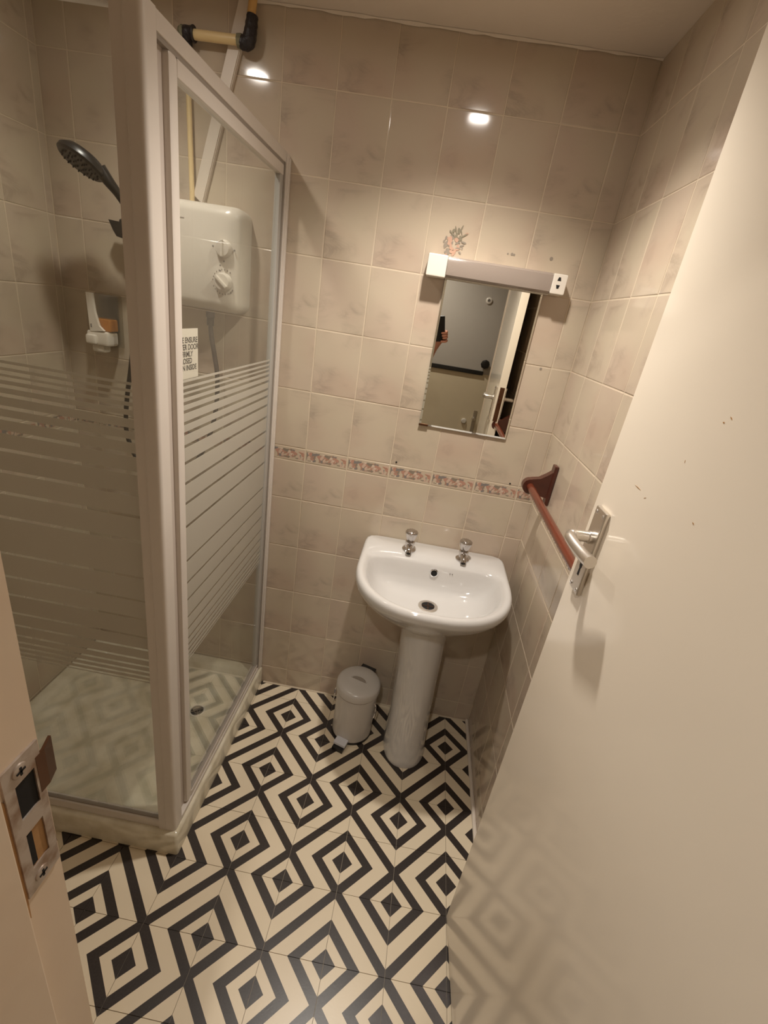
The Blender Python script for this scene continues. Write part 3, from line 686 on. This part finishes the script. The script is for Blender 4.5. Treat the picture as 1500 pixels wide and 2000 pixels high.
for rad, cnt in ((0.014, 6), (0.028, 12), (0.042, 20)):
    for i in range(cnt):
        a = 2 * PI * i / cnt; lathe(bm, [(0.0022, 0.010), (0.0018, 0.0165)], hd + (u_ * math.cos(a) + v_ * math.sin(a)) * rad, nrm, 6)
obj('nozzles', bm, M['black'], hb)
hpth = smooth_path([hd + Vector((0.036, 0.012, -0.008)), (-0.398, -0.162, 1.774), (-0.384, -0.142, 1.748), (-0.370, -0.124, 1.715), (-0.360, -0.104, 1.655)], 6)
nn = len(hpth); obj('handle', tube(B(), hpth, [0.018 - 0.007 * min(1, i / nn * 2.2) for i in range(nn)], 16), M['black'], sh)

sd = thing('soap_dispenser', (-0.53, 0, 1.30), 'clear wall soap dispenser with white pump and amber soap', 'soap dispenser')
obj('back_plate', box(B(), -0.575, -0.488, -0.012, -0.001, 1.325, 1.487, bev=0.004), M['clear_plastic'], sd)
obj('reservoir', box(B(), -0.571, -0.493, -0.062, -0.012, 1.372, 1.484, bev=0.006), M['clear_plastic'], sd)
obj('soap', box(B(), -0.567, -0.497, -0.058, -0.016, 1.376, 1.413, bev=0.004), M['amber'], sd)
obj('front_spine', rings(B(), [[(-0.560, y, 1.486), (-0.541, y, 1.486), (-0.536, y, 1.43), (-0.526, y, 1.392), (-0.510, y, 1.378), (-0.556, y, 1.372)] for y in (-0.060, -0.070)]), M['white_plastic'], sd, 20)
obj('pump_body', box(B(), -0.572, -0.498, -0.070, -0.014, 1.330, 1.376, bev=0.010), M['white_plastic'], sd)
obj('push_button', box(B(), -0.566, -0.532, -0.084, -0.066, 1.334, 1.364, bev=0.007), M['white_plastic'], sd)
obj('spout', box(B(), -0.562, -0.520, -0.062, -0.024, 1.308, 1.334, bev=0.008), M['white_plastic'], sd)
obj('level_window', box(B(), -0.552, -0.549, -0.0712, -0.069, 1.384, 1.395), M['grey_mark'], sd, False)

# ------------------------------------------------------------------ pipes and trunking over the shower
wp_ = thing('water_pipe', (-0.17, 0, 1.78), 'cream painted water pipe with black taped elbows above the heater', 'pipe')
obj('feed_pipe', tube(B(), [(-0.072, -0.029, CEIL), (-0.083, -0.029, 2.165)], 0.0105, 16), M['pipe_hot'], wp_)
obj('cross_pipe', tube(B(), [(-0.085, -0.029, 2.152), (-0.25, -0.029, 2.150)], 0.0112, 16), M['pipe'], wp_)
obj('drop_pipe', tube(B(), [(-0.252, -0.016, 2.150), (-0.250, -0.016, 2.0), (-0.243, -0.016, 1.77)], 0.0072, 14), M['pipe'], wp_)
el = obj('taped_elbow', tube(B(), smooth_path([(-0.074, -0.029, 2.205), (-0.077, -0.029, 2.18), (-0.081, -0.029, 2.156), (-0.088, -0.029, 2.148), (-0.104, -0.029, 2.150)], 4), [0.0135, 0.0150, 0.0142, 0.0160, 0.0150, 0.0165, 0.0160, 0.0172, 0.0165, 0.0175, 0.0168, 0.0160, 0.0168, 0.0155, 0.0160, 0.0150, 0.0145], 14), M['tape'], wp_)
obj('corroded_nut', lathe(B(), [(0.0150, 0), (0.0165, 0.004), (0.0155, 0.012)], (-0.099, -0.029, 2.1505), (-1, 0, 0), 8), M['tape_green'], el)
el2 = obj('taped_elbow', tube(B(), smooth_path([(-0.226, -0.029, 2.151), (-0.240, -0.029, 2.151), (-0.252, -0.026, 2.148), (-0.254, -0.018, 2.135), (-0.254, -0.016, 2.115)], 4), [0.0175, 0.0185, 0.0165, 0.0150, 0.0155, 0.0165, 0.0175, 0.0172, 0.0165, 0.0160, 0.0155, 0.0150, 0.0150, 0.0145, 0.0140, 0.0140, 0.0130], 14), M['tape'], wp_)
obj('corroded_cap', lathe(B(), [(0.0155, 0), (0.0165, 0.008), (0.013, 0.014), (0, 0.015)], (-0.252, -0.029, 2.150), (-1, 0, 0), 10), M['tape_green'], el2)
a_, b_ = Vector((-0.098, 0, CEIL)), Vector((-0.226, 0, 1.792))
d_ = (b_ - a_).normalized(); s_ = Vector((-d_.z, 0, d_.x)) * 0.0165
k = thing('cable_trunking', (-0.226, 0, 1.79), 'white plastic cable trunking running diagonally down the tiles', 'trunking')
obj('channel', prism(B(), [a_ + s_, a_ - s_, b_ - s_, b_ + s_ + d_ * 0.012], (0, -0.012, 0)), M['trunk'], k, False)
s2 = s_ * 0.88
obj('lid', prism(B(), [a_ + s2 - Vector((0, 0.012, 0)), a_ - s2 - Vector((0, 0.012, 0)), b_ - s2 - Vector((0, 0.012, 0)), b_ + s2 + d_ * 0.011 - Vector((0, 0.012, 0))], (0, -0.003, 0)), M['trunk'], k, False)

# ------------------------------------------------------------------ wash basin on its pedestal
BX = 0.661
ba = thing('wash_basin', (BX, -0.2, 0), 'white ceramic pedestal wash basin with two chrome taps', 'wash basin')
def dring(a, bb, bf, z, yc=-0.2, nb=16.0, nf=2.35, N=104, xo=0.0):
    P = []
    for i in range(N):
        th = 2 * PI * i / N; c, s = math.cos(th), math.sin(th)
        b, n = (bb, nb) if s >= 0 else (bf, nf)
        # blend the exponent near the sides so the outline stays smooth
        r_ = ((abs(c) / a) ** n + (abs(s) / b) ** n) ** (-1.0 / n)
        P.append((BX + xo + c * r_, yc + s * r_, z))
    return P
BR = [dring(0.085, 0.13, 0.085, 0.615, nb=3), dring(0.14, 0.185, 0.110, 0.640, nb=4), dring(0.205, 0.197, 0.170, 0.695, nb=6), dring(0.240, 0.1975, 0.221, 0.742), dring(0.2525, 0.198, 0.243, 0.768),
      dring(0.2565, 0.198, 0.2535, 0.786), dring(0.2550, 0.1978, 0.2540, 0.799), dring(0.2505, 0.1965, 0.2495, 0.8075), dring(0.2430, 0.193, 0.2425, 0.8105), dring(0.2350, 0.120, 0.2340, 0.8090, nb=5),
      dring(0.2270, 0.073, 0.2260, 0.8035, nb=5), dring(0.2200, 0.068, 0.2185, 0.792, nb=5), dring(0.2120, 0.066, 0.2060, 0.774, nb=5), dring(0.1980, 0.066, 0.1830, 0.744, -0.203, nb=4.5), dring(0.1740, 0.068, 0.1480, 0.718, -0.208, nb=4), dring(0.136, 0.062, 0.1060, 0.703, -0.214, nb=3), dring(0.085, 0.050, 0.065, 0.695, -0.220, nb=2.4), dring(0.032, 0.032, 0.032, 0.692, -0.226, nb=2, nf=2)]
obj('bowl', rings(B(), BR, True, True), M['porcelain'], ba, 60)
def pring(xc, yc, a, bb, bf, z, N=48):
    P = []
    for i in range(N):
        th = 2 * PI * i / N; c, s = math.cos(th), math.sin(th); b, n = (bb, 5) if s >= 0 else (bf, 2.2)
        r_ = ((abs(c) / a) ** n + (abs(s) / b) ** n) ** (-1.0 / n); P.append((xc + c * r_, yc + s * r_, z))
    return P
obj('pedestal', rings(B(), [pring(0.690, -0.17, 0.0830, 0.10, 0.118, 0.0), pring(0.690, -0.17, 0.0840, 0.10, 0.120, 0.012), pring(0.689, -0.17, 0.0810, 0.10, 0.114, 0.03), pring(0.684, -0.168, 0.0765, 0.10, 0.108, 0.20), pring(0.678, -0.165, 0.0775, 0.10, 0.108, 0.40), pring(0.672, -0.162, 0.082, 0.10, 0.112, 0.56), pring(0.668, -0.16, 0.090, 0.105, 0.12, 0.65)]), M['porcelain'], ba, 50)
wa = obj('waste', lathe(B(), [(0.033, 0.0), (0.033, 0.0025), (0.029, 0.0042), (0.022, 0.003), (0.021, -0.002)], (BX, -0.226, 0.692), (0, 0, 1), 32), M['satin'], ba)
obj('plug_hole', lathe(B(), [(0.0215, 0.0005), (0.0215, 0.0014)], (BX, -0.226, 0.692), (0, 0, 1), 24), M['dark'], wa)
obj('waste_cross', box(box(B(), BX - 0.02, BX + 0.02, -0.2275, -0.2245, 0.6936, 0.6946), BX - 0.0015, BX + 0.0015, -0.246, -0.206, 0.6936, 0.6946), M['brass_dark'], wa, False)
ov = obj('overflow', lathe(B(), [(0.015, -0.004), (0.015, 0.002), (0.011, 0.0035), (0.010, 0.0)], (BX + 0.005, -0.1365, 0.771), (0, -1, 0.12), 24), M['chrome'], ba)
obj('overflow_hole', lathe(B(), [(0.0105, 0.0), (0.0105, 0.0018)], (BX + 0.005, -0.1365, 0.771), (0, -1, 0.12), 20), M['dark'], ov)
bm = B()
for dx in (0.060, 0.068): lathe(bm, [(0.0018, -0.004), (0.0018, 0.002)], (BX + dx, -0.1340, 0.777), (0, -1, 0.2), 8)
obj('chain_holes', bm, M['grey_mark'], ba)
for tx in (0.567, 0.759):
    tp = obj('tap', lathe(B(), [(0.024, 0.0), (0.0245, 0.004), (0.020, 0.008), (0.0155, 0.012), (0.0150, 0.022), (0.017, 0.026), (0.0165, 0.034), (0.011, 0.037)], (tx, -0.072, 0.809), (0, 0, 1), 28), M['tap'], ba)
    obj('spout', tube(B(), smooth_path([(tx, -0.072, 0.826), (tx, -0.090, 0.828), (tx, -0.106, 0.826), (tx, -0.116, 0.817)], 4), [0.0125 - 0.003 * i / 12 for i in range(13)], 16), M['tap'], tp)
    obj('spout_mouth', lathe(B(), [(0.0068, 0), (0.0068, 0.001)], (tx, -0.1165, 0.8162), (0, -0.74, -0.67), 14), M['dark'], tp)
    bm = B(); n = 10; rs = []
    for r0, h in ((0.0110, 0.036), (0.0135, 0.041), (0.0165, 0.049), (0.0195, 0.059), (0.0215, 0.067), (0.0205, 0.073), (0.014, 0.077), (0.0, 0.0785)):
        rs.append([(tx + max(r0, 1e-5) * (1 + 0.05 * math.cos(PI * i)) * math.cos(2 * PI * i / 24), -0.072 + max(r0, 1e-5) * (1 + 0.05 * math.cos(PI * i)) * math.sin(2 * PI * i / 24), 0.809 + h) for i in range(24)])
    obj('tap_head', rings(bm, rs), M['tap'], tp, 50)

# ------------------------------------------------------------------ pedal bin
PX, PY = 0.472, -0.154
bn = thing('pedal_bin', (PX, PY, 0), 'small grey metal pedal bin beside the basin pedestal', 'bin')
obj('body', lathe(B(), [(0.077, 0.006), (0.0785, 0.012), (0.0785, 0.205), (0.0770, 0.212)], (PX, PY, 0), (0, 0, 1), 48), M['bin'], bn)
obj('base_ring', lathe(B(), [(0.0800, 0.0), (0.0800, 0.008), (0.0770, 0.012)], (PX, PY, 0), (0, 0, 1), 48), M['black'], bn)
obj('collar', lathe(B(), [(0.0785, 0.203), (0.0815, 0.206), (0.0815, 0.214), (0.0790, 0.222)], (PX, PY, 0), (0, 0, 1), 48), M['bin'], bn)
obj('lid_seam', lathe(B(), [(0.0800, 0.2135), (0.0822, 0.2145), (0.0822, 0.2195), (0.0800, 0.2205)], (PX, PY, 0), (0, 0, 1), 48), M['frame_dark'], bn)
ld_ = obj('lid', lathe(B(), [(0.0800, 0.2200), (0.0850, 0.2205), (0.0855, 0.2240), (0.0850, 0.244), (0.0825, 0.250), (0.0770, 0.2535), (0.0740, 0.2560), (0.04, 0.2575), (0.0, 0.258)], (PX, PY, 0), (0, 0, 1), 48), M['bin'], bn, 50)
fd = Vector((-0.30, -0.954, 0))         # bin front, pedal direction
sd_ = Vector((fd.y, -fd.x, 0)) * -1
c0 = Vector((PX, PY, 0.2580)) + fd * 0.004
def cres(w, d0, d1):
    out = [c0 + sd_ * (w * math.cos(a)) - fd * (d1 * math.sin(a)) for a in [PI * i / 14 for i in range(15)]]
    return out + [c0 + sd_ * (w * math.cos(a)) - fd * (d0 * math.sin(a)) for a in [PI * (14 - i) / 14 for i in range(1, 14)]]
obj('finger_slot', prism(B(), cres(0.030, 0.000, 0.019), (0, 0, 0.0012)), M['frame_dark'], ld_, False)
obj('finger_grip', tube(B(), [c0 + sd_ * (0.031 * math.cos(a)) - fd * (0.020 * math.sin(a)) + Vector((0, 0, 0.0008)) for a in [PI * i / 16 for i in range(17)]], 0.0022, 8), M['bin'], ld_)
def obox(bm, c, ax, hx_, hy_, z0, z1):
    a = Vector(ax).normalized(); b = Vector((-a.y, a.x, 0)); c = Vector(c)
    return prism(bm, [(c + a * sx * hx_ + b * sy * hy_) * Vector((1, 1, 0)).length / Vector((1, 1, 0)).length + Vector((0, 0, z0)) for sx, sy in ((-1, -1), (1, -1), (1, 1), (-1, 1))], (0, 0, z1 - z0))
pc_ = Vector((PX, PY, 0)) + fd * 0.094
obj('pedal', obox(B(), pc_, fd, 0.016, 0.024, 0.016, 0.026), M['bin_pedal'], bn, False)
obj('pedal_foot', obox(B(), pc_ + fd * 0.010, fd, 0.020, 0.022, 0.0005, 0.014), M['black'], bn, False)
hc = Vector((PX, PY, 0)) - fd * 0.088
obj('hinge', obox(B(), hc, fd, 0.008, 0.030, 0.170, 0.250), M['black'], bn, False)
for sg_ in (-1, 1):
    q = Vector((PX, PY, 0)) + sd_ * sg_ * 0.080 + fd * 0.012
    obj('side_handle', tube(B(), smooth_path([q + Vector((0, 0, 0.188)), q + sd_ * sg_ * 0.008 + Vector((0, 0, 0.18)), q + sd_ * sg_ * 0.009 + Vector((0, 0, 0.145)), q + sd_ * sg_ * 0.008 + fd * 0.006 + Vector((0, 0, 0.125)), q + Vector((0, 0, 0.12))], 3), 0.0024, 8), M['chrome'], bn)

# ------------------------------------------------------------------ mirror and shaver light
mr = thing('wall_mirror', (0.669, 0, 1.243), 'rectangular mirror without a frame below the shaver light', 'mirror')
mx0, mx1, mz0, mz1 = 0.524, 0.816, 1.243, 1.690
bv = 0.006
obj('backing', box(B(), mx0 + 0.001, mx1 - 0.001, -0.0045, -0.0012, mz0 + 0.001, mz1), M['brass_dark'], mr, False)
obj('glass', box(B(), mx0 + bv, mx1 - bv, -0.0090, -0.0045, mz0 + bv, mz1 - bv), M['mirror'], mr, False)
def strip(a, b, c, d):
    return prism(B(), [a, b, c, d], (0, 0.0002, 0))
yo, yi = -0.0052, -0.0090
bm = B()
O = [(mx0, yo, mz0), (mx1, yo, mz0), (mx1, yo, mz1), (mx0, yo, mz1)]
I = [(mx0 + bv, yi, mz0 + bv), (mx1 - bv, yi, mz0 + bv), (mx1 - bv, yi, mz1 - bv), (mx0 + bv, yi, mz1 - bv)]
Bk = [(x, -0.0045, z) for x, _, z in O]
vo_, vi_, vb_ = [bm.verts.new(p) for p in O], [bm.verts.new(p) for p in I], [bm.verts.new(p) for p in Bk]
for i in range(4):
    j = (i + 1) % 4; bm.faces.new((vo_[i], vo_[j], vi_[j], vi_[i])); bm.faces.new((vb_[i], vb_[j], vo_[j], vo_[i]))
obj('bevelled_edge', bm, M['mirror'], mr, False)
bm = B(); box(bm, mx0 - 0.001, mx0 + 0.030, -0.0098, -0.0070, mz0 - 0.001, mz0 + 0.005)
obj('corner_clip', bm, M['brass_dark'], mr, False)
sl = thing('shaver_light', (0.665, 0, 1.687), 'white shaver light bar with ribbed cover above the mirror', 'light')
bxo('left_cap', (0.466, 0.523, -0.056, -0.001, 1.684, 1.742), M['white_plastic'], sl, 0.004)
rc = bxo('right_cap', (0.823, 0.864, -0.056, -0.001, 1.688, 1.741), M['white_plastic'], sl, 0.004)
obj('back_tray', box(B(), 0.520, 0.826, -0.030, -0.001, 1.686, 1.742), M['white_plastic'], sl, False)
cvx = [(0, -0.028, 1.6875), (0, -0.045, 1.688), (0, -0.052, 1.693), (0, -0.0535, 1.705), (0, -0.0535, 1.725), (0, -0.052, 1.736), (0, -0.045, 1.741), (0, -0.028, 1.7415)]
obj('ribbed_cover', prism(B(), [(0.5235, y, z) for _, y, z in cvx], (0.299, 0, 0)), M['diffuser'], sl, 40)
for z, up in ((1.727, 1), (1.708, -1)):
    s = 0.0052
    obj('socket_hole', prism(B(), [(0.841 - s, -0.0566, z - s * 0.8 * up), (0.841 + s, -0.0566, z - s * 0.8 * up), (0.841 + s * 0.5, -0.0566, z + s * up), (0.841 - s * 0.5, -0.0566, z + s * up)], (0, 0.002, 0)), M['dark'], rc, False)

# ------------------------------------------------------------------ wooden towel rail on the right wall
tw = thing('towel_rail', (XR, -0.38, 1.10), 'dark red wooden towel rail on the right wall', 'towel rail')
RXX, RZ = 0.893, 1.148
def arm(y):
    o1 = obj('bracket_plate', box(B(), XR - 0.013, XR - 0.0005, y - 0.016, y + 0.016, 1.096, 1.224, bev=0.003), M['wood_dark'], tw)
    P = [(XR - 0.012, 1.205), (XR - 0.026, 1.192), (XR - 0.045, 1.178), (RXX, 1.1725)]
    for i in range(9):
        a = PI / 2 + PI * i / 8; P.append((RXX + 0.0235 * math.cos(a), RZ + 0.0005 + 0.0235 * math.sin(a)))
    P += [(XR - 0.045, 1.124), (XR - 0.012, 1.120)]
    return obj('bracket_arm', prism(B(), [(x, y - 0.0125, z) for x, z in P], (0, 0.025, 0)), M['wood_dark'], tw, 30)
arm(-0.158); arm(-0.742)
obj('rod', tube(B(), [(RXX, -0.165, RZ), (RXX, -0.742, RZ)], 0.0112, 20), M['wood'], tw)

# ------------------------------------------------------------------ phone and the hand that holds it (seen in the mirror)
FW, UP = FWD, -DOWN
def cpt(r_, u_, f_): return CAM + RIGHT * r_ + UP * u_ + FW * f_
ph = thing('phone', cpt(-0.02, -0.07, -0.012), 'black smartphone held up in front of the doorway, seen in the mirror', 'phone')
def cbox(bm, r0, r1, u0, u1, f0, f1, bev=0.0):
    n0 = len(bm.verts); box(bm, r0, r1, u0, u1, f0, f1, bev=bev); bm.verts.ensure_lookup_table()
    for v in bm.verts[n0:] if n0 else bm.verts: v.co = cpt(*v.co)
    return bm
obj('case', cbox(B(), -0.034, 0.043, -0.150, 0.012, -0.013, -0.004, bev=0.003), M['black'], ph)
obj('screen', cbox(B(), -0.031, 0.040, -0.147, 0.009, -0.0136, -0.0128), M['dark'], ph, False)
# one continuous arm and hand grown from a skinned skeleton
bmv, ed, rad = [], [], []
def node(p, r_, par=None):
    bmv.append(cpt(p[0] + 0.022, p[1], p[2])); rad.append(r_)
    if par is not None: ed.append((par, len(bmv) - 1))
    return len(bmv) - 1
elb = node((-0.16, -0.42, -0.16), 0.042)
fo = node((-0.10, -0.30, -0.10), 0.036, elb); wr_ = node((-0.055, -0.215, -0.060), 0.026, fo)
pa = node((-0.028, -0.170, -0.046), 0.030, wr_); pb = node((-0.015, -0.140, -0.040), 0.028, pa)
for i, (r0, u0) in enumerate(((0.020, -0.128), (0.024, -0.112), (0.025, -0.095), (0.020, -0.150))):
    k1 = node((0.012 + 0.01 * (i < 3), u0, -0.034), 0.010, pb)
    k2 = node((0.034, u0 + 0.004, -0.014), 0.0088, k1); k3 = node((0.026, u0 + 0.006, 0.006), 0.0082, k2); node((0.006 - 0.004 * i, u0 + 0.006, 0.0075), 0.0072, k3)
t1 = node((-0.050, -0.140, -0.040), 0.0125, pa); t2 = node((-0.068, -0.110, -0.022), 0.0102, t1); t3 = node((-0.071, -0.085, -0.012), 0.0092, t2); node((-0.066, -0.062, -0.010), 0.0080, t3)
me = bpy.data.meshes.new('person'); me.from_pydata([tuple(v - bmv[0]) for v in bmv], ed, [])
pe = bpy.data.objects.new('person', me); col.objects.link(pe); pe.location = bmv[0]
me.materials.append(M['skin'])
sk = pe.modifiers.new('skin', 'SKIN'); sk.use_smooth_shade = True
for i, sv in enumerate(me.skin_vertices[0].data): sv.radius = (rad[i], rad[i]); sv.use_root = (i == 0)
ss = pe.modifiers.new('subd', 'SUBSURF'); ss.levels = 2; ss.render_levels = 2
tag(pe, 'bare hand and forearm of a person holding up a black phone, seen in the mirror', 'person')
sv_ = obj('sleeve', tube(B(), [cpt(-0.095, -0.292, -0.096), cpt(-0.115, -0.33, -0.115), cpt(-0.165, -0.43, -0.165), cpt(-0.21, -0.50, -0.20)], [0.043, 0.048, 0.054, 0.058], 20), M['sleeve'], pe)
